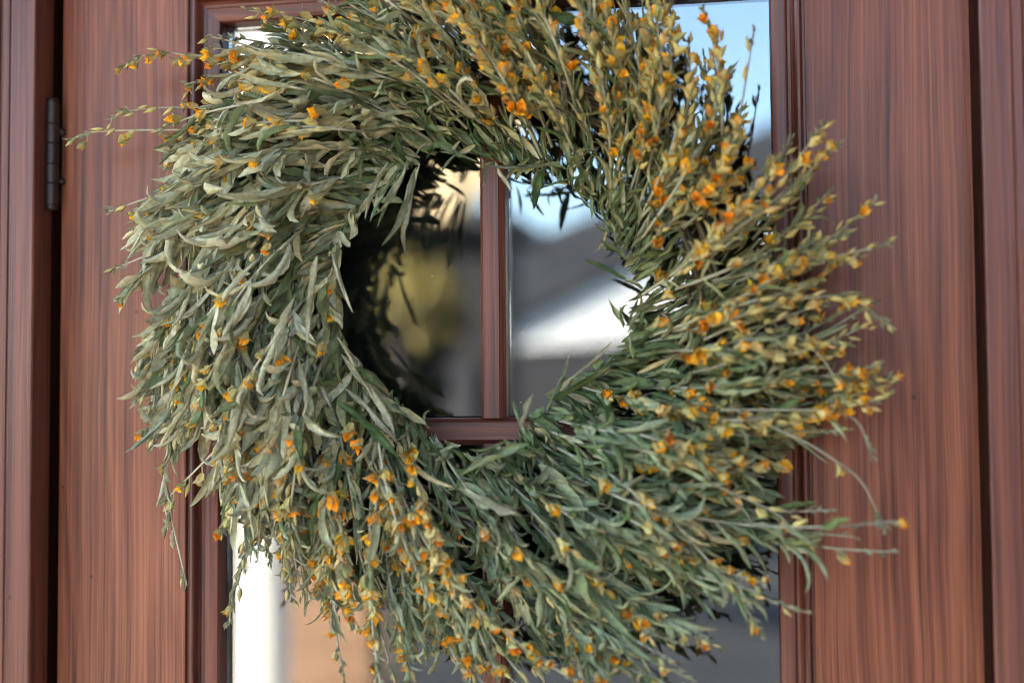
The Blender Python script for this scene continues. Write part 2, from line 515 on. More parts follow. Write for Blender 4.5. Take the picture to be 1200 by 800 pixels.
# wall of the house beyond the frame, and the dim room behind the glass
wx0, wx1 = XC_L-0.0925, XC_R+0.0925
def wallbox(name, x0, x1, z0, z1):
    return struct(box(name, x0, x1, -0.012, 0.16, z0, z1, STUCCO))
wallbox('house_wall', -5.0, wx0, -0.01, 2.7)
wallbox('house_wall', wx1, 5.0, -0.01, 2.7)
struct(box('house_wall', 1.02, 1.17, -2.3, -0.0125, -0.01, 2.595, STUCCO))  # side wall added out of view, keeps skylight off from the right
wallbox('house_wall', wx0, wx1, FZ1+0.0905, 2.7)
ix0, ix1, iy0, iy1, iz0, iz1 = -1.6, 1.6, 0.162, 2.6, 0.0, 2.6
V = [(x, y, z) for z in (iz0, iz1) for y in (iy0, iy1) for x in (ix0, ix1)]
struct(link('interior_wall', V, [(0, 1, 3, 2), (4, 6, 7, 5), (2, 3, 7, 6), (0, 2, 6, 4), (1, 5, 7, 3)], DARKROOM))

# ------------------------------------------------------------------ what the panes mirror: the front of the porch and the yard
WHITE = plain('white_paint', (0.80, 0.79, 0.76), 0.5, 0, 0.05, 8)
CREAM = plain('cream_paint', (0.84, 0.62, 0.34), 0.55, 0, 0.08, 8)
TAN = plain('tan_brick_face', (0.34, 0.205, 0.13), 0.85, 0, 0.15, 4, 0.1, stretch=(1, 1, 6))
TANCAP = plain('tan_stone_cap', (0.45, 0.36, 0.27), 0.85, 0, 0.12, 9)
ROOFM = plain('slate_roof', (0.034, 0.036, 0.044), 0.8, 0, 0.3, 3)
HOUSEW = plain('white_siding', (0.80, 0.79, 0.77), 0.7, 0, 0.05, 1.5)
BROWNF = plain('brown_boards', (0.034, 0.032, 0.036), 0.8, 0, 0.25, 3, stretch=(6, 1, 1))
DARKG = plain('dark_needles', (0.022, 0.026, 0.014), 0.9, 0, 0.4, 5)
YEL = plain('yellow_green_leaf', (0.25, 0.20, 0.055), 0.7, 0, 0.5, 4)
BARK = plain('bark', (0.09, 0.07, 0.055), 0.9, 0, 0.3, 20)
GRASS = plain('dry_lawn', (0.15, 0.145, 0.10), 0.9, 0, 0.3, 2)

# white post of the porch
PY = -2.45
a = mirror(274, 700, PY); b = mirror(331, 700, PY)
cx, hw = (a.x+b.x)/2, abs(a.x-b.x)/2
post = empty('porch_post', (cx, PY, 0))
tag(post, 'tall square white post mirrored in the lower left pane', 'post')
def rel(name, x0, x1, y0, y1, z0, z1, mat, par, bev=0.004):
    l = par.location
    return box(name, x0-l.x, x1-l.x, y0-l.y, y1-l.y, z0-l.z, z1-l.z, mat, par, bev)
rel('shaft', cx-hw, cx+hw, PY-hw, PY+hw, 0.14, 2.96, WHITE, post)
rel('plinth', cx-hw-0.018, cx+hw+0.018, PY-hw-0.018, PY+hw+0.018, 0.0, 0.14, WHITE, post)
rel('capital', cx-hw-0.02, cx+hw+0.02, PY-hw-0.02, PY+hw+0.02, 2.96, 3.05, WHITE, post)

# tan pier beside it
QY = -2.80
a = mirror(331, 700, QY); b = mirror(441, 700, QY)
pier = empty('garden_pier', ((a.x+b.x)/2, QY, 0))
tag(pier, 'tan masonry pier mirrored beside the white post', 'pier')
x0, x1 = min(a.x, b.x), max(a.x, b.x)
zt = mirror(380, 560, QY).z
rel('shaft', x0, x1, QY-0.12, QY+0.10, 0.0, zt, TAN, pier)
rel('cap', x0-0.02, x1+0.02, QY-0.14, QY+0.12, zt, zt+0.05, TANCAP, pier)

# cream gable truss of the outbuilding: king post with pendant and two braces
TY = -5.2
def strut(name, pts, wid, dep, mat, par):
    l = par.location
    p, q = Vector(pts[0]), Vector(pts[1])
    t = (q-p).normalized(); s = t.cross(Vector((0, 1, 0))).normalized()
    V = []
    for c in (p, q):
        for u, v in ((-1, -1), (1, -1), (1, 1), (-1, 1)):
            V.append(c+s*u*wid/2+Vector((0, v*dep/2, 0))-l)
    F = [(0, 1, 5, 4), (1, 2, 6, 5), (2, 3, 7, 6), (3, 0, 4, 7), (3, 2, 1, 0), (4, 5, 6, 7)]
    return bevel(fix(link(name, V, F, mat, par)), 0.008)
tr = empty('gable_truss', mirror(523, 262, TY))
tag(tr, 'cream painted timber truss with king post and braces mirrored in the upper left pane', 'truss')
k0, k1 = mirror(520, 262, TY), mirror(522, 60, TY)
strut('king_post', (k0, k1), 0.185, 0.12, CREAM, tr)
strut('brace', (mirror(532, 250, TY-0.0), mirror(612, 120, TY)), 0.15, 0.09, CREAM, tr)
strut('brace', (mirror(506, 216, TY), mirror(430, 130, TY)), 0.12, 0.09, CREAM, tr)
g0, g1 = mirror(270, 40, TY), mirror(640, 70, TY)
strut('tie_beam', (Vector((g0.x, TY-0.004, mirror(400, 95, TY).z)), Vector((g1.x, TY-0.004, mirror(400, 95, TY).z))), 0.22, 0.10, CREAM, tr)
strut('gable_board', (Vector((g0.x, TY-0.10, mirror(380, 60, TY).z)), Vector((mirror(470, 60, TY).x, TY-0.10, mirror(380, 60, TY).z))), 0.55, 0.06, CREAM, tr)
strut('post', (Vector((g0.x+0.06, TY-0.01, 0)), Vector((g0.x+0.06, TY-0.01, mirror(400, 95, TY).z-0.11))), 0.11, 0.11, CREAM, tr)

# neighbouring house with white gable and dark roof
HY = -17.0
r0, r1 = mirror(560, 318, HY), mirror(790, 205, HY)      # rake line, rising to the right
sl_ = (r1.z-r0.z)/(r1.x-r0.x)
xl, xr = mirror(520, 400, HY).x, mirror(800, 400, HY).x
xm = xr+1.5
house = empty('neighbour_house', (xm, HY, 0))
tag(house, 'white gabled house with dark slate roof mirrored in the upper right pane', 'house')
zl = r0.z+sl_*(xl-r0.x); zm = r0.z+sl_*(xm-r0.x)
def hv(p):
    return Vector(p)-house.location
drop = 0.95
zw = mirror(680, 402, HY).z
V = [hv(p) for p in ((xl+0.3, HY, zw), (2*xm-xl-0.3, HY, zw), (2*xm-xl-0.3, HY, zl+0.3*sl_-drop), (xm, HY, zm-drop), (xl+0.3, HY, zl+0.3*sl_-drop))]
V += [v+Vector((0, -6, 0)) for v in V]
fix(link('wall', V, [(0, 1, 2, 3, 4), (9, 8, 7, 6, 5), (0, 4, 9, 5), (1, 6, 7, 2), (0, 5, 6, 1)], HOUSEW, house))
V = [hv(p) for p in ((xl+0.3, HY, -0.02), (2*xm-xl-0.3, HY, -0.02), (2*xm-xl-0.3, HY, zw), (xl+0.3, HY, zw))]
V += [v+Vector((0, -5.9, 0)) for v in V]
fix(link('base_wall', V, [(0, 1, 2, 3), (7, 6, 5, 4), (0, 3, 7, 4), (1, 5, 6, 2)], BROWNF, house))
V = [hv(p) for p in ((xl, HY+0.12, zl-drop+0.05), (xm, HY+0.12, zm-drop+0.05), (2*xm-xl, HY+0.12, zl-drop+0.05), (2*xm-xl, HY+0.12, zl), (xm, HY+0.12, zm), (xl, HY+0.12, zl))]
V += [v+Vector((0, -6.8, 0)) for v in V]
fix(link('roof', V, [(0, 1, 4, 5), (1, 2, 3, 4), (6, 11, 10, 7), (7, 10, 9, 8), (0, 6, 7, 1), (1, 7, 8, 2), (5, 4, 10, 11), (4, 3, 9, 10), (0, 5, 11, 6), (2, 8, 9, 3)], ROOFM, house))

# low grey garage behind the shrub, mirrored lower in the left pane
GY = -12.0
ga, gb = mirror(400, 300, GY), mirror(588, 300, GY)
gar = empty('garage', ((ga.x+gb.x)/2, GY, 0))
tag(gar, 'low grey garage with sloping roof mirrored behind the yellow shrub', 'garage')
GREYW = plain('grey_siding', (0.018, 0.015, 0.015), 0.8, 0, 0.1, 2)
LGREY = plain('grey_garage_door', (0.045, 0.042, 0.048), 0.8, 0, 0.15, 1)
gx0, gx1 = ga.x-3.0, gb.x
zc = mirror(500, 415, GY).z
za, zb = mirror(430, 250, GY).z, mirror(575, 280, GY).z
V = [Vector(p)-gar.location for p in ((gx0, GY, -0.02), (gx1, GY, -0.02), (gx1, GY, zb), (gx0, GY, za+0.5))]
V += [v+Vector((0, -1.0, 0)) for v in V]
fix(link('wall', V, [(0, 1, 2, 3), (7, 6, 5, 4), (0, 3, 7, 4), (1, 5, 6, 2)], GREYW, gar))
V = [Vector(p)-gar.location for p in ((gx0-0.2, GY+0.3, za+0.5), (gx1+0.2, GY+0.3, zb), (gx1+0.2, GY+0.3, zb+0.18), (gx0-0.2, GY+0.3, za+0.68))]
V += [v+Vector((0, -1.5, 0)) for v in V]
fix(link('roof', V, [(0, 1, 2, 3), (7, 6, 5, 4), (0, 3, 7, 4), (1, 5, 6, 2), (3, 2, 6, 7), (0, 4, 5, 1)], ROOFM, gar))

dz = mirror(500, 425, GY).z
box('garage_door', gx0+2.0-gar.location.x, gx1-0.25-gar.location.x, 0.0, 0.06, 0.02, dz, LGREY, gar)

# shrubs: many leaf faces through the crown
def leafy(name, centre, rx, ry, rz, n, size, mat, par, seed):
    r = random.Random(seed)
    V, F = [], []
    lobes = [(r.uniform(-.55, .55), r.uniform(-.55, .55), r.uniform(-.5, .6), r.uniform(.35, .6)) for _ in range(11)]
    for _ in range(n):
        lx, ly, lz, lr = r.choice(lobes)
        d = Vector((r.gauss(0, 1), r.gauss(0, 1), r.gauss(0, 1))).normalized()*lr*r.uniform(.55, 1)
        p = Vector(((lx+d.x)*rx, (ly+d.y)*ry, (lz+d.z)*rz))
        u = Vector((r.gauss(0, 1), r.gauss(0, 1), r.gauss(0, 1))).normalized()
        v = u.orthogonal().normalized()
        s = size*r.uniform(.6, 1.3)
        b0 = len(V)
        V += [p-u*s, p+v*s*.4, p+u*s, p-v*s*.4]
        F.append((b0, b0+1, b0+2, b0+3))
    return link(name, [v+Vector(centre)-par.location for v in V], F, mat, par)
def trunk(par, h, r0):
    V, F = lathe([(r0, 0), (r0*.8, h*.5), (r0*.4, h)], 0, 0, 8)
    return link('trunk', V, F, BARK, par)
SY = -6.5
c = mirror(468, 352, SY)
sh = empty('shrub', (c.x, SY, 0))
tag(sh, 'yellow green shrub mirrored in the upper left pane', 'shrub')
leafy('crown', c, 0.46, 0.42, 0.30, 330, 0.055, YEL, sh, 3); trunk(sh, c.z, 0.05)
for px, py, yy, rr, seed, lab in ((425, 350, -8.2, 0.95, 5, 'dark evergreen mirrored behind the yellow shrub'),
                                  (960, 440, -7.5, 0.8, 9, 'dark evergreen mirrored at the right edge of the panes')):
    c = mirror(px, py, yy)
    e = empty('evergreen', (c.x, yy, 0))
    tag(e, lab, 'tree')
    leafy('crown', c, rr*.9, rr*.9, rr*1.2, 6500, 0.07, DARKG, e, seed); trunk(e, c.z, 0.09)

# ------------------------------------------------------------------ wreath
CXP, CYP = 570.0, 345.0            # centre as it lies on the door
def W(px, py, d):
    return at(px, py, -d)
MPP = (W(601, 345, 0.06)-W(600, 345, 0.06)).length       # metres for one picture pixel there
wc = W(CXP, CYP, 0.0)
wreath = empty('wreath', wc)
tag(wreath, 'round dried wreath of grey green leaves and orange flowers hanging on the door', 'wreath')

def ip(tab, a):
    """periodic table by angle in degrees"""
    xs = [k for k, _ in tab]; ys = [v for _, v in tab]
    return float(np.interp(a % 360, xs+[xs[0]+360], ys+[ys[0]]))
def T(*kv):
    return [(k % 360, v) for k, v in sorted(((k % 360, v) for k, v in kv))]
def ipt(tab, a):
    xs = [tab[-1][0]-360]+[k for k, _ in tab]+[tab[0][0]+360]
    ys = [tab[-1][1]]+[v for _, v in tab]+[tab[0][1]]
    return float(np.interp(a % 360, xs, ys))
DELTA = T((0, 28), (-30, 30), (-45, 32), (-70, 34), (-90, 38), (-110, 37), (-125, 35), (-150, 50), (180, 66), (152, 55), (140, 45), (120, 40), (96, 37), (70, 42), (47, 48), (35, 40), (16, 34))
OUTR = T((0, 465), (5, 460), (11, 370), (18, 348), (26, 350), (35, 368), (45, 395), (60, 405), (90, 410), (120, 405), (140, 425), (152, 408), (165, 400), (180, 405), (-155, 420), (-142, 420), (-130, 430), (-120, 462), (-108, 485), (-90, 510), (-72, 515), (-55, 505), (-46, 470), (-36, 465), (-28, 480), (-18, 440), (-9, 445))
INR = T((0, 168), (30, 164), (45, 160), (60, 158), (75, 152), (90, 160), (105, 176), (120, 174), (150, 176), (180, 180), (-150, 172), (-135, 158), (-120, 166), (-105, 180), (-90, 184), (-75, 160), (-60, 138), (-45, 134), (-30, 156), (-18, 170))
LLEN = T((180, 76), (-150, 74), (-125, 48), (-100, 52), (-70, 60), (-45, 62), (-20, 56), (0, 46), (45, 42), (90, 46), (115, 56), (140, 70))
LWID = T((180, 17.5), (-150, 16.5), (-125, 9), (-100, 9.5), (-70, 12.5), (-45, 12.5), (-20, 10.5), (0, 7), (45, 6.5), (90, 7.5), (115, 11), (140, 15.5))
LDEN = T((180, 1.0), (-150, 0.95), (-125, 0.75), (-100, 0.9), (-70, 1.05), (-45, 1.05), (-20, 0.95), (0, 0.75), (45, 0.8), (90, 0.9), (140, 1.0))
FDEN = T((180, 0.28), (-150, 0.32), (-138, 0.85), (-122, 1.5), (-108, 1.0), (-90, 0.75), (-60, 0.7), (-35, 0.9), (-10, 0.95), (15, 1.1), (45, 1.25), (75, 1.1), (100, 0.9), (125, 0.7), (145, 0.5))
ORNG = T((180, 0.75), (-138, 0.62), (-122, 0.66), (-90, 0.55), (-45, 0.55), (0, 0.48), (45, 0.52), (90, 0.55), (135, 0.65))

def lerp3(a, b, t):
    return tuple(x+(y-x)*t for x, y in zip(a, b))
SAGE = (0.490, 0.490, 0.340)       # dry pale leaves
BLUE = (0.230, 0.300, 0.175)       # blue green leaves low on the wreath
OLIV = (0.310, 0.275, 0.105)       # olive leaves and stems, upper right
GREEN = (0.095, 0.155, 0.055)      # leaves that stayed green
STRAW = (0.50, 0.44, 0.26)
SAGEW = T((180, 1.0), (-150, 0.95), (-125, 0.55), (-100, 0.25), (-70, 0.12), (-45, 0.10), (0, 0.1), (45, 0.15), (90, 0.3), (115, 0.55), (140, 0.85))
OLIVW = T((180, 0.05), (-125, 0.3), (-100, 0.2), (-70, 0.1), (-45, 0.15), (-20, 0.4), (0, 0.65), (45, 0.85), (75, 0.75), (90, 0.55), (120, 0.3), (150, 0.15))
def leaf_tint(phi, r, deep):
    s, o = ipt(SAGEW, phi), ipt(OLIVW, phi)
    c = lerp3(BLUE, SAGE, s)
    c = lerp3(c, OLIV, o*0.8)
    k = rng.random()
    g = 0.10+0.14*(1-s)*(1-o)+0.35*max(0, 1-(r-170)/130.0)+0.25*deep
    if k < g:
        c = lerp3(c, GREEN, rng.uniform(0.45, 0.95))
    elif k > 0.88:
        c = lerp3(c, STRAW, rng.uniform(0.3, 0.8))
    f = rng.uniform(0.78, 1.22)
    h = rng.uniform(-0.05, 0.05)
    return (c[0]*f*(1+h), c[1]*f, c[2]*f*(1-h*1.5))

pieces = {'leaf': [], 'flower': [], 'bud': []}      # dicts: V, F, tint, base, sprig, fmat

def frame_of(t, hint):
    n = hint-t*hint.dot(t)
    if n.length < 1e-5:
        n = t.orthogonal()
    n.normalize()
    return n, t.cross(n).normalized()

US = (-1.0, -0.58, 0.0, 0.58, 1.0)
def make_leaf(p, t, hint, L, wid, fold, curl, side, twist, col, ns=7, roll=0.0, sprig=None, wrinkle=1.0):
    """dried lanceolate leaf: keeled along the midrib, margins rolled, bent, twisted"""
    n, b = frame_of(t, hint)
    pos = Vector(p); V = []; TI = []
    ds = L/ns
    ph = rng.uniform(0, 6.28); fr = rng.uniform(5, 11)
    tipdark = rng.uniform(0.8, 1.1)
    under = rng.uniform(1.0, 1.14)
    brown = rng.uniform(0.3, 0.95) if rng.random() < 0.2 else 0.0
    for i in range(ns+1):
        s = i/ns
        sq = s**0.86
        prof = max(0.0, 1-abs(2*sq-1)**2.5)**0.72
        if s < 0.10:
            prof = max(0.16, prof*0.6)
        h = 0.5*wid*max(prof, 0.10)
        wob = math.sin(fr*s+ph)
        fo = fold*(1+0.25*wob*wrinkle)
        for u in US:
            au = abs(u)
            a = fo*au + roll*au*au
            x = h*u*math.cos(a*0.9)*(1+0.08*wrinkle*rng.uniform(-1, 1)*au)
            y = h*au*math.sin(a)
            jit = 0.24*h*wrinkle*(math.sin(fr*1.7*s+ph+u*2.2)+0.6*rng.uniform(-1, 1))*au
            V.append(pos+b*x+n*(y+jit))
            cc = lerp3(col, (0.30, 0.21, 0.11), brown*max(0, (s-0.55)/0.45))
            e = (1.05 if u == 0 else (0.96 if au < 0.8 else under))*(1+(tipdark-1)*s)
            TI.append((cc[0]*e, cc[1]*e, cc[2]*e, 1))
        k = curl/ns*(0.35+1.9*s*s)
        R1 = Matrix.Rotation(k, 3, b)
        t = R1 @ t; n = R1 @ n
        R2 = Matrix.Rotation(side/ns, 3, n)
        t = R2 @ t; b = R2 @ b
        R3 = Matrix.Rotation(twist/ns, 3, t)
        n = R3 @ n; b = R3 @ b
        t.normalize(); n.normalize(); b = t.cross(n).normalized()
        pos = pos+t*ds
    F = []
    for i in range(ns):
        for j in range(4):
            a = i*5+j
            F.append((a, a+1, a+6, a+5))
    pieces['leaf'].append(dict(V=V, F=F, T=TI, base=Vector(p), sprig=sprig))

CAL = (0.56, 0.47, 0.20)
def blade(V, F, TI, M, FM, p, t, n, L, wid, cup, curl, col, col2, mi, ns=3):
    n, b = frame_of(t, n)
    pos = Vector(p); i0 = len(V)
    for i in range(ns+1):
        s = i/ns
        h = 0.5*wid*(math.sin(math.pi*min(1, 0.10+s*0.88))**0.8)
        if i == ns:
            h *= 0.35
        for u in (-1, 0, 1):
            V.append(pos+b*h*u+n*(abs(u)*h*cup))
            c = lerp3(col, col2, s)
            TI.append((*c, 1))
        R1 = Matrix.Rotation(-curl/ns, 3, b)
        t = R1 @ t; n = R1 @ n
        pos = pos+t*(L/ns)
    for i in range(ns):
        for j in range(2):
            a = i0+i*3+j
            F.append((a, a+1, a+4, a+3)); FM.append(mi)

def make_bud(p, ax, L, wid, kind, phi, sprig, ped_from):
    """pointed husk on a thread-like stalk; kind flower adds crumpled orange petals"""
    V, F, TI, FM = [], [], [], []
    ax = ax.normalized()
    n0 = ax.orthogonal().normalized()
    n0 = Matrix.Rotation(rng.uniform(0, 6.28), 3, ax) @ n0
    base = Vector(ped_from)
    cal = lerp3(lerp3(CAL, (0.46, 0.345, 0.105), ipt(OLIVW, phi)), (0.24, 0.24, 0.10), rng.random()**1.4*0.9)
    f = rng.uniform(0.8, 1.15); cal = tuple(c*f for c in cal)
    # stalk
    d = Vector(p)-base
    if d.length > 1e-4:
        dn = d.normalized(); a1 = dn.orthogonal().normalized(); a2 = dn.cross(a1)
        r = 0.00055
        i0 = len(V)
        for q in (base, Vector(p)+ax*L*0.08):
            for k in range(3):
                a = 2.094*k
                V.append(q+a1*r*math.cos(a)+a2*r*math.sin(a)); TI.append((*lerp3(OLIV, cal, 0.4), 1))
        for k in range(3):
            F.append((i0+k, i0+(k+1) % 3, i0+3+(k+1) % 3, i0+3+k)); FM.append(0)
    tipc = tuple(c*rng.uniform(0.75, 1.05) for c in lerp3(cal, (0.42, 0.32, 0.12), 0.4))
    if kind == 'bud':
        # closed pod: 5-sided spindle, a little bent
        bend = n0*L*rng.uniform(-0.16, 0.16)
        i0 = len(V); k5 = 5
        b0 = ax.cross(n0)
        prof = ((0.02, 0.22), (0.22, 0.82), (0.45, 1.0), (0.72, 0.55), (1.0, 0.06))
        for s, w_ in prof:
            c = Vector(p)+ax*L*s+bend*s*s
            for k in range(k5):
                a = 2*math.pi*k/k5
                rr = 0.5*wid*w_*(1+0.12*math.sin(3*k+s*5))
                V.append(c+n0*rr*math.cos(a)+b0*rr*0.8*math.sin(a))
                TI.append((*lerp3(cal, tipc, s), 1))
        for j in range(len(prof)-1):
            for k in range(k5):
                F.append((i0+j*k5+k, i0+j*k5+(k+1) % k5, i0+(j+1)*k5+(k+1) % k5, i0+(j+1)*k5+k)); FM.append(0)
    else:
        for k in range(3):
            a = 2.094*k+rng.uniform(-.3, .3)
            o = Matrix.Rotation(a, 3, ax) @ n0
            t = (ax+o*rng.uniform(0.25, 0.6)).normalized()
            blade(V, F, TI, None, FM, Vector(p), t, -o, L*rng.uniform(0.75, 1.05), wid*0.95, 0.55, rng.uniform(-0.2, 0.7), cal, tipc, 0)
        oc = lerp3((0.95, 0.37, 0.012), (0.94, 0.56, 0.04), rng.random())
        if rng.random() < 0.12:
            oc = lerp3(oc, (0.65, 0.17, 0.01), 0.7)
        sz = rng.uniform(0.8, 1.25)
        for k in range(rng.choice((3, 4, 4, 5))):
            a = 1.57*k+rng.uniform(-.7, .7)
            o = Matrix.Rotation(a, 3, ax) @ n0
            t = (ax+o*rng.uniform(0.0, 0.32)).normalized()
            c2 = tuple(c*rng.uniform(0.85, 1.2) for c in oc)
            blade(V, F, TI, None, FM, Vector(p)+ax*L*0.28, t, -o+Vector((rng.uniform(-.6, .6), rng.uniform(-.6, .6), rng.uniform(-.6, .6))), L*rng.uniform(0.45, 0.78)*sz, wid*rng.uniform(0.6, 1.0)*sz, rng.uniform(-0.7, 0.9), rng.uniform(-1.0, 1.4), oc, c2, 1)
    pieces[kind].append(dict(V=V, F=F, T=TI, FM=FM, base=base, sprig=sprig))

stems = []
def make_stem(P, r0, r1, col):
    V, F, TI = [], [], []
    k5 = 5
    for i, p in enumerate(P):
        t = (P[min(i+1, len(P)-1)]-P[max(i-1, 0)]).normalized()
        n, b = frame_of(t, Vector((0.3, -1, 0.2)))
        r = r0+(r1-r0)*i/(len(P)-1)
        for k in range(k5):
            a = 2*math.pi*k/k5
            V.append(p+n*r*math.cos(a)+b*r*math.sin(a))
            f = rng.uniform(0.85, 1.15)
            TI.append((col[0]*f, col[1]*f, col[2]*f, 1))
    for i in range(len(P)-1):
        for k in range(k5):
            F.append((i*k5+k, i*k5+(k+1) % k5, (i+1)*k5+(k+1) % k5, (i+1)*k5+k))
    stems.append(dict(V=V, F=F, T=TI, base=P[0].copy()))
    return len(stems)-1

def dome(r):
    q = (r-280)/115.0
    d = 0.022+0.062*math.sqrt(max(0.0, 1-q*q))
    if r > 360:
        d = max(d, 0.036)
    return d

DOWN = Vector((0, 0, -1))
def sprig(path, phi0, leaves=True, fl=1.0, ld=1.0, thin=1.0, tipspike=True, leaf_from=0.05, leaf_to=0.80, fl_from=0.45, lscale=1.0, orange=None):
    """path: [(px, py, depth)]; one stem with its leaves, buds and flowers"""
    P = [W(*q) for q in path]
    n = len(P)-1
    L = sum((P[i+1]-P[i]).length for i in range(n))
    Lp = L/MPP
    s_, o_ = ipt(SAGEW, phi0), ipt(OLIVW, phi0)
    sc = lerp3(lerp3((0.28, 0.29, 0.23), (0.40, 0.37, 0.27), s_), (0.29, 0.27, 0.15), o_*0.7)
    f = rng.uniform(0.8, 1.2); sc = tuple(c*f for c in sc)
    idx = make_stem(P, 0.0015*thin, 0.0007, sc)
    def pt(s):
        x = min(max(s, 0), 0.9999)*n; i = int(x); fr = x-i
        return P[i].lerp(P[i+1], fr), (P[min(i+1, n)]-P[i]).normalized()
    if leaves:
        step = 11.5/ld
        k = int(Lp*(leaf_to-leaf_from)/step*1.55)
        for j in range(k):
            s = leaf_from+(leaf_to-leaf_from)*(j+rng.random())/max(1, k)
            p, t = pt(s)
            px = path[min(int(s*n), n)]
            r = math.hypot(px[0]-CXP, CYP-px[1])
            phi = math.degrees(math.atan2(CYP-px[1], px[0]-CXP))
            ll = ipt(LLEN, phi)*rng.uniform(0.55, 1.25)*lscale*(1.0-0.45*max(0, s-0.45))
            if rng.random() < 0.07:
                ll *= 1.25
            wd = ipt(LWID, phi)*rng.uniform(0.6, 1.35)*(1.0-0.35*max(0, s-0.5))*lscale
            L_ = ll*MPP; w_ = wd*MPP
            out = Vector((rng.gauss(0, .35), -1, rng.gauss(0, .35))).normalized()
            n_, b_ = frame_of(t, out)
            az = rng.choice((-1, 1))*rng.uniform(0.35, 1.45)       # around the stem, 0 = towards the viewer
            sd = (n_*math.cos(az)+b_*math.sin(az))
            al = rng.uniform(0.05, 0.40)
            d = (t*math.cos(al)+sd*math.sin(al)).normalized()
            sag = ipt(SAGEW, phi)
            d = (d+DOWN*(0.04+0.30*sag+0.55*sag*min(1, max(0, (r-300)/90.0)))+Vector((rng.gauss(0, .05), rng.gauss(0, .05), rng.gauss(0, .05)))).normalized()
            if d.y < -0.45:
                d.y = -0.45; d.normalize()
            hint = Vector((rng.gauss(0, .55), -1, rng.gauss(0, .55)))
            if rng.random() < 0.25:
                hint = -hint
            dry = rng.random()
            fold = rng.uniform(0.25, 0.75) if dry < 0.55 else rng.uniform(0.8, 1.35)
            curl = rng.gauss(0.3, 1.0) if rng.random() > 0.18 else rng.choice((-1, 1))*rng.uniform(1.6, 3.2)
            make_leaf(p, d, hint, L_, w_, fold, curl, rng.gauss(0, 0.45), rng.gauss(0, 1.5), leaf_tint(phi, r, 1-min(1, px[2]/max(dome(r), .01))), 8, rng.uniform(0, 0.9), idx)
    # buds and flowers on the outer part
    og = orange
    nf = Lp*(1-fl_from)/14.5*fl
    nf = int(nf)+(1 if rng.random() < nf % 1 else 0)
    for j in range(nf):
        s = fl_from+(1-fl_from)*((j+rng.random())/max(1, nf))
        p, t = pt(s)
        px = path[min(int(s*n), n)]
        phi = math.degrees(math.atan2(CYP-px[1], px[0]-CXP))
        out = Vector((rng.gauss(0, .5), -1, rng.gauss(0, .5))).normalized()
        n_, b_ = frame_of(t, out)
        az = rng.choice((-1, 1))*rng.uniform(0.2, 1.7)
        sd = n_*math.cos(az)+b_*math.sin(az)
        ped = rng.uniform(2.5, 5.5+4*ipt(SAGEW, phi))*MPP
        q = p+(t*0.5+sd*0.85).normalized()*ped+DOWN*ped*0.35
        sg = ipt(SAGEW, phi)
        ax = (t+sd*rng.uniform(0.1, 0.45)+DOWN*rng.uniform(0.0, 0.15+0.75*sg)).normalized()
        pr = og if og is not None else ipt(ORNG, phi)
        pr = min(0.9, pr+0.08)
        if s > 0.9:
            pr *= 0.35
        kind = 'flower' if rng.random() < pr else 'bud'
        sz = rng.uniform(0.8, 1.2)*(1.0-0.35*max(0, s-0.7)/0.3)
        if kind == 'flower':
            make_bud(q, ax, 18.5*MPP*sz, 11*MPP*sz, 'flower', phi, idx, p)
        else:
            make_bud(q, ax, 18.0*MPP*sz, 7.0*MPP*sz, 'bud', phi, idx, p)
    if tipspike:
        m = int(rng.uniform(5, 11))
        for j in range(m):
            s = 1-0.16*(j+rng.random())/m
            p, t = pt(s)
            sd = Vector((rng.gauss(0, 1), rng.gauss(-.3, .8), rng.gauss(0, 1))).normalized()
            ax = (t+sd*0.6).normalized()
            col = lerp3(sc, (0.24, 0.27, 0.15), 0.6)
            make_leaf(p, ax, Vector((rng.gauss(0, .8), -1, rng.gauss(0, .8))), rng.uniform(7, 14)*MPP, rng.uniform(4, 6.5)*MPP, rng.uniform(.3, 1.0), rng.gauss(0.3, .6), 0, rng.gauss(0, .5), col, 3, 0.4, idx)
    return idx

def grow(phi, rb, rend, q, wob=1.0):
    """pixel path of a sprig that leaves the ring at phi and streams outwards"""
    a = math.radians(phi)
    x, y = CXP+rb*math.cos(a), CYP-rb*math.sin(a)
    path = []
    head = None
    step = 11.0
    bias = rng.gauss(0, 7)
    drift = rng.gauss(0, 0.5)*wob
    i = 0
    dl = rng.uniform(-0.012, 0.02)
    while i < 60:
        r = math.hypot(x-CXP, CYP-y); ph = math.degrees(math.atan2(CYP-y, x-CXP))
        dd = ipt(DELTA, ph)
        tgt = ph+dd+bias
        head = tgt if head is None else head+((tgt-head+180) % 360-180)*0.16+drift
        s = min(1.0, i*step/max(60.0, (rend-rb)*1.15))
        dm = dome(r)
        d = dm*(0.25+(q-0.25)*min(1, s*2.2+0.25))
        if r > 340:
            k = min(1, (r-340)/140.0)
            d = d*(1-k)+(0.030+0.055*q+dl)*k
        path.append((x, y, max(0.012, d)))
        if r > rend and i > 5:
            break
        hh = math.radians(head)
        x += step*math.cos(hh); y -= step*math.sin(hh)
        i += 1
    return path

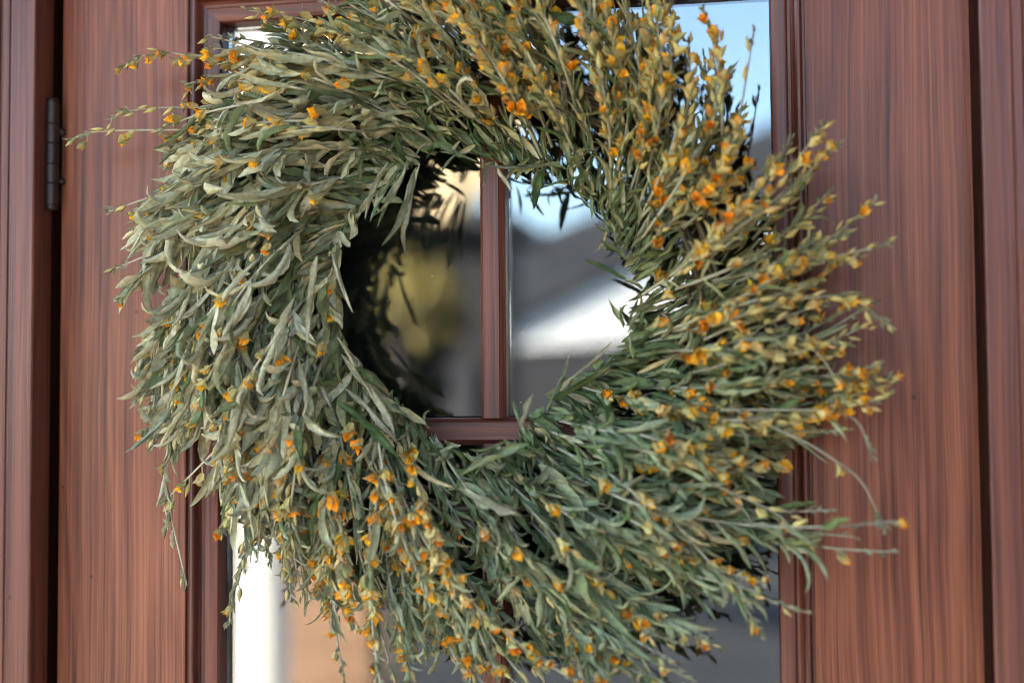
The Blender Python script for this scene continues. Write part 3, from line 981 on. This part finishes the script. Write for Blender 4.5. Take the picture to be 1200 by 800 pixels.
# the ring of twigs that carries the sprigs
for k in range(15):
    ph0, tw, amp = rng.uniform(0, 6.28), rng.choice((2, 3, 4)), rng.uniform(8, 24)
    col = lerp3((0.05, 0.038, 0.022), (0.12, 0.09, 0.05), rng.random())
    V, F, TI = [], [], []
    NR, NT = 60, 5
    for i in range(NR):
        a = 2*math.pi*i/NR
        o = tw*a+ph0
        rr = 258+amp*math.cos(o)
        dd = 0.024+amp*0.00075*math.sin(o)+rng.uniform(-.001, .001)
        for q in range(NT):
            b_ = 2*math.pi*q/NT
            V.append(W(CXP+(rr+3.2*math.cos(b_))*math.cos(a), CYP-(rr+3.2*math.cos(b_))*math.sin(a), dd+0.0026*math.sin(b_))-wc)
            TI.append((*col, 1))
    for i in range(NR):
        for q in range(NT):
            F.append((i*NT+q, i*NT+(q+1) % NT, ((i+1) % NR)*NT+(q+1) % NT, ((i+1) % NR)*NT+q))
    link('twig', V, F, STEM, wreath, True, tint=TI)

NS = 282
for i in range(NS):
    u = (i+rng.random())/NS
    phi = u*360
    layer = rng.random()
    rb = ipt(INR, phi)+10+layer**0.9*145
    q = 0.42+0.58*(i*0.618 % 1.0)
    phe = phi+ipt(DELTA, phi)*0.35
    rend = ipt(OUTR, phe)*rng.choice((rng.uniform(0.66, 0.9), rng.uniform(0.8, 0.98), rng.uniform(0.9, 1.07)))
    pe = (phe+180) % 360-180
    if -62 < pe < 42:                      # separate sprays on the right
        rend *= (1.06, 0.84, 0.78, 1.04, 0.98, 0.80, 1.05, 1.03, 0.80)[int((pe+62)//12) % 9]
    rend = max(rend, rb+95)
    bare = rng.random() < 0.10+0.22*ipt(OLIVW, phi)
    if bare:
        q = 1.12
    path = grow(phi, rb, rend, q)
    fl = ipt(FDEN, phe); ld = ipt(LDEN, phe)
    sprig(path, phe, fl=fl*rng.choice((0.15, 0.4, 0.8, 0.9, 1.2, 1.9)), ld=ld*(0.25 if bare else 1.0), fl_from=0.14 if fl > 0.9 else 0.38, leaf_to=0.82-0.34*ipt(OLIVW, phe))

# single sprigs that stand clear of the body
def curve(pts, depth0, depth1, n=12):
    xs = np.array([p[0] for p in pts], float); ys = np.array([p[1] for p in pts], float)
    seg = np.r_[0, np.cumsum(np.hypot(np.diff(xs), np.diff(ys)))]; seg /= seg[-1]
    out = []
    for k in range(n+1):
        s = k/n
        # smoothed polyline
        acc = [0, 0, 0]
        for ds in (-0.06, 0, 0.06):
            u = min(1, max(0, s+ds))
            acc[0] += np.interp(u, seg, xs); acc[1] += np.interp(u, seg, ys); acc[2] += 1
        out.append((acc[0]/acc[2], acc[1]/acc[2], depth0+(depth1-depth0)*s))
    return out
FREE = [  # points, depth at root and tip, leaves, flower factor, orange share
    (((345, 92), (270, 72), (195, 61), (158, 66), (143, 80)), .05, .05, 0, 1.1, .5),
    (((345, 128), (250, 126), (180, 126), (140, 132), (126, 142)), .05, .05, 0, .9, .35),
    (((335, 146), (230, 152), (130, 153), (92, 156), (78, 168)), .06, .05, 0, .75, .4),
    (((300, 195), (230, 215), (170, 233), (122, 250)), .06, .055, 0, .15, .5),
    (((300, 255), (230, 280), (170, 300), (128, 318)), .06, .055, 0, .35, .5),
    (((285, 330), (235, 370), (190, 400), (166, 430)), .05, .05, 1, .5, .2),
    (((215, 480), (190, 560), (204, 620), (220, 690)), .05, .05, 1, .2, .2),
    (((260, 520), (225, 555), (190, 590)), .06, .05, 0, .8, .3),
    (((310, 610), (285, 660), (272, 700), (268, 735)), .06, .05, 1, .3, .9),
    (((860, 400), (935, 392), (965, 420), (986, 456)), .09, .08, 0, .15, .3),
    (((840, 480), (960, 480), (1005, 488), (1024, 540)), .09, .08, 0, .10, .3),
    (((860, 480), (950, 520), (1010, 560), (1040, 626)), .09, .08, 0, .15, .3),
    (((830, 330), (930, 310), (1000, 296), (1046, 284)), .09, .085, 1, .7, .4),
    (((820, 400), (930, 350), (1000, 345), (1045, 386)), .09, .085, 1, .8, .4),
    (((830, 300), (900, 235), (940, 180), (968, 142)), .09, .09, 1, .9, .5),
    (((850, 290), (930, 220), (985, 166)), .09, .09, 1, .5, .2),
    (((845, 220), (868, 130), (878, 70), (884, 30)), .09, .09, 0, .25, .2),
    (((820, 560), (910, 600), (950, 640)), .09, .08, 0, .9, .3),
    (((780, 600), (860, 690), (895, 745)), .09, .08, 1, .5, .2),
    (((420, 640), (440, 720), (462, 795)), .07, .06, 1, .4, .2),
]
for pts, d0, d1, lv, fl, og in FREE:
    p = curve(pts, d0*0.88, d1*0.88, 16)
    phi = math.degrees(math.atan2(CYP-pts[-1][1], pts[-1][0]-CXP))
    sprig(p, phi, leaves=bool(lv), fl=fl, ld=0.55, thin=0.75, fl_from=0.25, lscale=0.7, orange=og, leaf_to=0.7)

# loose leaves seen on their own along the inner edge and on top of the body
def lone(x0, y0, x1, y1, wid, depth, col, curl=0.4, fold=0.4, side=0.0, twist=0.3, d1=None):
    depth *= 0.82
    p = W(x0, y0, depth); q = W(x1, y1, depth if d1 is None else d1)
    L = (q-p).length*(1+0.08*abs(curl))
    f = rng.uniform(.85, 1.1)
    make_leaf(p, (q-p).normalized(), Vector((rng.gauss(0, .3), -1, rng.gauss(0, .3))), L, wid*0.85*MPP, fold+0.3, curl+rng.gauss(0, .3), side, twist+rng.gauss(0, .7), tuple(c*f for c in col), 9, 0.6, None, 1.3)
for a in [
    (488, 196, 446, 292, 15, .075, SAGE, -.4, .7, .5), (486, 200, 478, 300, 17, .082, (0.26, .28, .18), .3, .5, -.4), (480, 190, 432, 262, 14, .07, BLUE, .2, .8, .4),
    (492, 192, 462, 284, 13, .08, SAGE, .5, .9, .5), (470, 196, 425, 255, 13, .07, BLUE, .5, .8, .3), (478, 186, 470, 262, 12, .085, (0.3, .31, .2), .8, 1.0, -.6), (455, 190, 412, 248, 15, .07, SAGE, .4, .7, .5),
    (500, 186, 512, 170, 8, .05, GREEN, .4, .5, .3), (540, 176, 512, 196, 9, .06, BLUE, .6, .7, .4), (580, 190, 600, 225, 12, .06, SAGE, .6, .8, .3), (565, 185, 578, 218, 11, .065, (0.25, .25, .16), .8, .8, -.4),
    (735, 328, 690, 300, 13, .07, GREEN, .3, .3, .2), (560, 190, 520, 170, 9, .06, BLUE, .5, .8, .3), (640, 195, 622, 245, 20, .05, GREEN, .2, .3, .2),
    (660, 190, 575, 210, 13, .06, (0.2, .23, .15), .3, .8, -.3), (690, 205, 625, 215, 9, .05, GREEN, .3, .6, .2),
    (415, 430, 470, 452, 27, .075, (0.13, .18, .07), .5, .5, -.3), (400, 415, 492, 492, 22, .06, SAGE, .5, .6, -.2), (395, 470, 485, 520, 24, .085, (0.10, .17, .06), .4, .4, -.2),
    (405, 455, 480, 505, 17, .08, SAGE, .3, .9, -.3), (395, 395, 450, 470, 16, .07, SAGE, .3, .8, -.2),
    (602, 470, 614, 520, 15, .075, BLUE, .5, .8, .3), (625, 462, 604, 505, 15, .08, SAGE, .8, .7, .6), (640, 470, 720, 440, 18, .07, GREEN, .3, .5, .2), 
    (640, 480, 680, 425, 14, .07, BLUE, .3, .9, .4), (660, 450, 730, 402, 7, .08, SAGE, .1, .8, .1), (620, 520, 540, 552, 22, .085, BLUE, .2, .5, .1),
    (482, 592, 532, 640, 30, .10, BLUE, .2, .15, .1), (545, 572, 605, 602, 24, .10, SAGE, .2, .3, .1), (690, 512, 760, 520, 20, .10, BLUE, .3, .5, .1),
     (690, 30, 632, 22, 26, .09, GREEN, .4, .3, .1), (410, 90, 335, 108, 18, .09, BLUE, .3, .5, .1),
    (505, 130, 498, 95, 16, .09, BLUE, .3, .5, .1), (320, 560, 345, 640, 15, .09, GREEN, .3, .3, .1), (375, 575, 362, 630, 15, .10, GREEN, .2, .3, .1),
    (230, 395, 187, 460, 20, .09, SAGE, .5, .7, .3), (205, 470, 166, 540, 16, .09, (0.2, .24, .16), .4, .8, -.5), (300, 270, 262, 300, 22, .095, SAGE, .4, .6, .2),
    (345, 350, 322, 420, 20, .10, SAGE, .2, .3, .1), (372, 300, 352, 400, 19, .10, SAGE, .3, .5, .2), (390, 290, 400, 370, 15, .095, SAGE, .4, .8, .3), (350, 420, 380, 500, 17, .10, SAGE, .3, .6, -.2),
      (690, 690, 750, 760, 16, .09, BLUE, .3, .3, .1),
]:
    lone(*a)

# leaves that break the line of the opening
for i in range(110):
    phi = rng.uniform(0, 360)
    r = ipt(INR, phi)+rng.uniform(-4, 16)
    a = math.radians(phi)
    x, y = CXP+r*math.cos(a), CYP-r*math.sin(a)
    h = math.radians(phi+rng.choice((1, 1, 1, -1))*rng.uniform(60, 125))
    d = dome(r)*rng.uniform(0.5, 1.15)
    p = W(x, y, d); q = W(x+30*math.cos(h), y-30*math.sin(h), d+rng.gauss(0, 0.008))
    dr = ((q-p).normalized()+DOWN*0.55).normalized()
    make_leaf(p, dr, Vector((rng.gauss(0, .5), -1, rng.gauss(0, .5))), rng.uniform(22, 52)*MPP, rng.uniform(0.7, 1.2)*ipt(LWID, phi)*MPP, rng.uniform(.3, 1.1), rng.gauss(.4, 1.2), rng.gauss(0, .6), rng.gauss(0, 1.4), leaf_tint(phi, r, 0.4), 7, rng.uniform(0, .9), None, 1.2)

# single open flowers that stand out in the body
for x, y in ((383, 128), (378, 229), (320, 268), (316, 285), (285, 318), (288, 388), (275, 452), (272, 470), (213, 459), (392, 330), (391, 360), (380, 400), (412, 495), (424, 513),
             (250, 490), (345, 592), (337, 590), (405, 628), (460, 610), (495, 640), (565, 618), (600, 640), (862, 630), (882, 548), (905, 545), (820, 550), (836, 553),
             (765, 383), (776, 350), (768, 480), (799, 481), (770, 640), (390, 575), (268, 185), (305, 183), (240, 245), (330, 410), (480, 600), (522, 660), (640, 590), (700, 560), (840, 500), (300, 75), (352, 40), (410, 100), (470, 70), (507, 90)):
    r = math.hypot(x-CXP, CYP-y); phi = math.degrees(math.atan2(CYP-y, x-CXP))
    d = dome(r)*0.98+0.008
    h = math.radians(phi+ipt(DELTA, phi))
    p = W(x, y, d); root = W(x-9*math.cos(h), y+9*math.sin(h), d-0.012)
    t = (W(x+20*math.cos(h), y-20*math.sin(h), d)-p).normalized()
    ax = (t+DOWN*rng.uniform(0.1, 0.7)*ipt(SAGEW, phi)+Vector((rng.gauss(0, .25), -0.35, rng.gauss(0, .25)))).normalized()
    k = rng.uniform(0.95, 1.25)
    make_bud(p, ax, 18*MPP*k, 11.5*MPP*k, 'flower', phi, None, root)

# under-layer of leaves that fills the body
for i in range(1700):
    phi = rng.uniform(0, 360)
    ir = ipt(INR, phi)
    r = ir-2+(rng.random()**1.7)*(ipt(OUTR, phi)*0.83-ir)
    a = math.radians(phi)
    x, y = CXP+r*math.cos(a), CYP-r*math.sin(a)
    d = dome(r)*rng.uniform(0.12, 0.7)
    h = math.radians(phi+ipt(DELTA, phi)+rng.gauss(0, 13))
    p = W(x, y, d); q = W(x+40*math.cos(h), y-40*math.sin(h), d+rng.gauss(0.0, 0.012))
    ll = ipt(LLEN, phi)*rng.uniform(0.7, 1.2)*MPP; ww = ipt(LWID, phi)*rng.uniform(0.8, 1.5)*MPP
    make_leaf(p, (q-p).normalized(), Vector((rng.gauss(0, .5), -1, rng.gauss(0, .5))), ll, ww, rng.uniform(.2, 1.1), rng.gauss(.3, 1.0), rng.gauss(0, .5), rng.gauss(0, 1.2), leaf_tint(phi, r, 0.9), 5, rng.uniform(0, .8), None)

# keep every piece in front of the panes and the glazing bars
for kind in pieces:
    for pc in pieces[kind]:
        for v in pc['V']:
            if v.y > -0.004:
                v.y = -0.004
# which pieces show most: a coarse depth picture of all of them
GX, GYN, CELL = 300, 200, 4.0
def project(V):
    A = np.array([tuple(v) for v in V])-np.array(tuple(CAMP))
    z = A@np.array(tuple(FW))
    return 600+FPX*(A@np.array(tuple(RT)))/z, 400-FPX*(A@np.array(tuple(UP)))/z, z
zb = np.full((GYN, GX), 9.0)
proj = {}
for kind in pieces:
    for k, pc in enumerate(pieces[kind]):
        x, y, z = project(pc['V'])
        ix, iy = np.floor(x/CELL).astype(int), np.floor(y/CELL).astype(int)
        ok = (ix >= 0) & (ix < GX) & (iy >= 0) & (iy < GYN)
        np.minimum.at(zb, (iy[ok], ix[ok]), z[ok])
        proj[kind, k] = (ix, iy, z, ok, (x.max()-x.min())*(y.max()-y.min()))
def shown(kind, k):
    ix, iy, z, ok, ar = proj[kind, k]
    if not ok.any():
        return 0.0
    vis = (z[ok] <= zb[iy[ok], ix[ok]]+0.010).sum()/len(z)
    return vis*math.sqrt(ar+1)

so = []
for st in stems:
    V = [v-st['base'] for v in st['V']]
    so.append(link('sprig', V, st['F'], STEM, wreath, True, loc=st['base']-wc, tint=st['T']))
MATS = {'leaf': [LEAF], 'flower': [STEM, PETAL], 'bud': [STEM]}
for kind in pieces:
    lst = pieces[kind]
    order = sorted(range(len(lst)), key=lambda k: -shown(kind, k))
    top = set(order[:300])
    BV, BFc, BT, BM = [], [], [], []
    for k, pc in enumerate(lst):
        if k in top:
            sp = pc['sprig']
            par = so[sp] if sp is not None else wreath
            org = stems[sp]['base'] if sp is not None else wc
            V = [v-pc['base'] for v in pc['V']]
            link(kind, V, pc['F'], None, par, kind != 'flower', loc=pc['base']-org, mats=MATS[kind], fmat=pc.get('FM'), tint=pc['T'])
        else:
            o = len(BV)
            BV += [v-wc for v in pc['V']]
            BFc += [tuple(i+o for i in f) for f in pc['F']]
            BT += pc['T']
            BM += pc.get('FM') or [0]*len(pc['F'])
    if BV:
        o = link({'leaf': 'leaves', 'flower': 'flowers', 'bud': 'buds'}[kind], BV, BFc, None, wreath, kind != 'flower', mats=MATS[kind], fmat=BM, tint=BT)
        o['kind'] = 'stuff'
print('PIECES', {k: len(v) for k, v in pieces.items()}, len(stems))
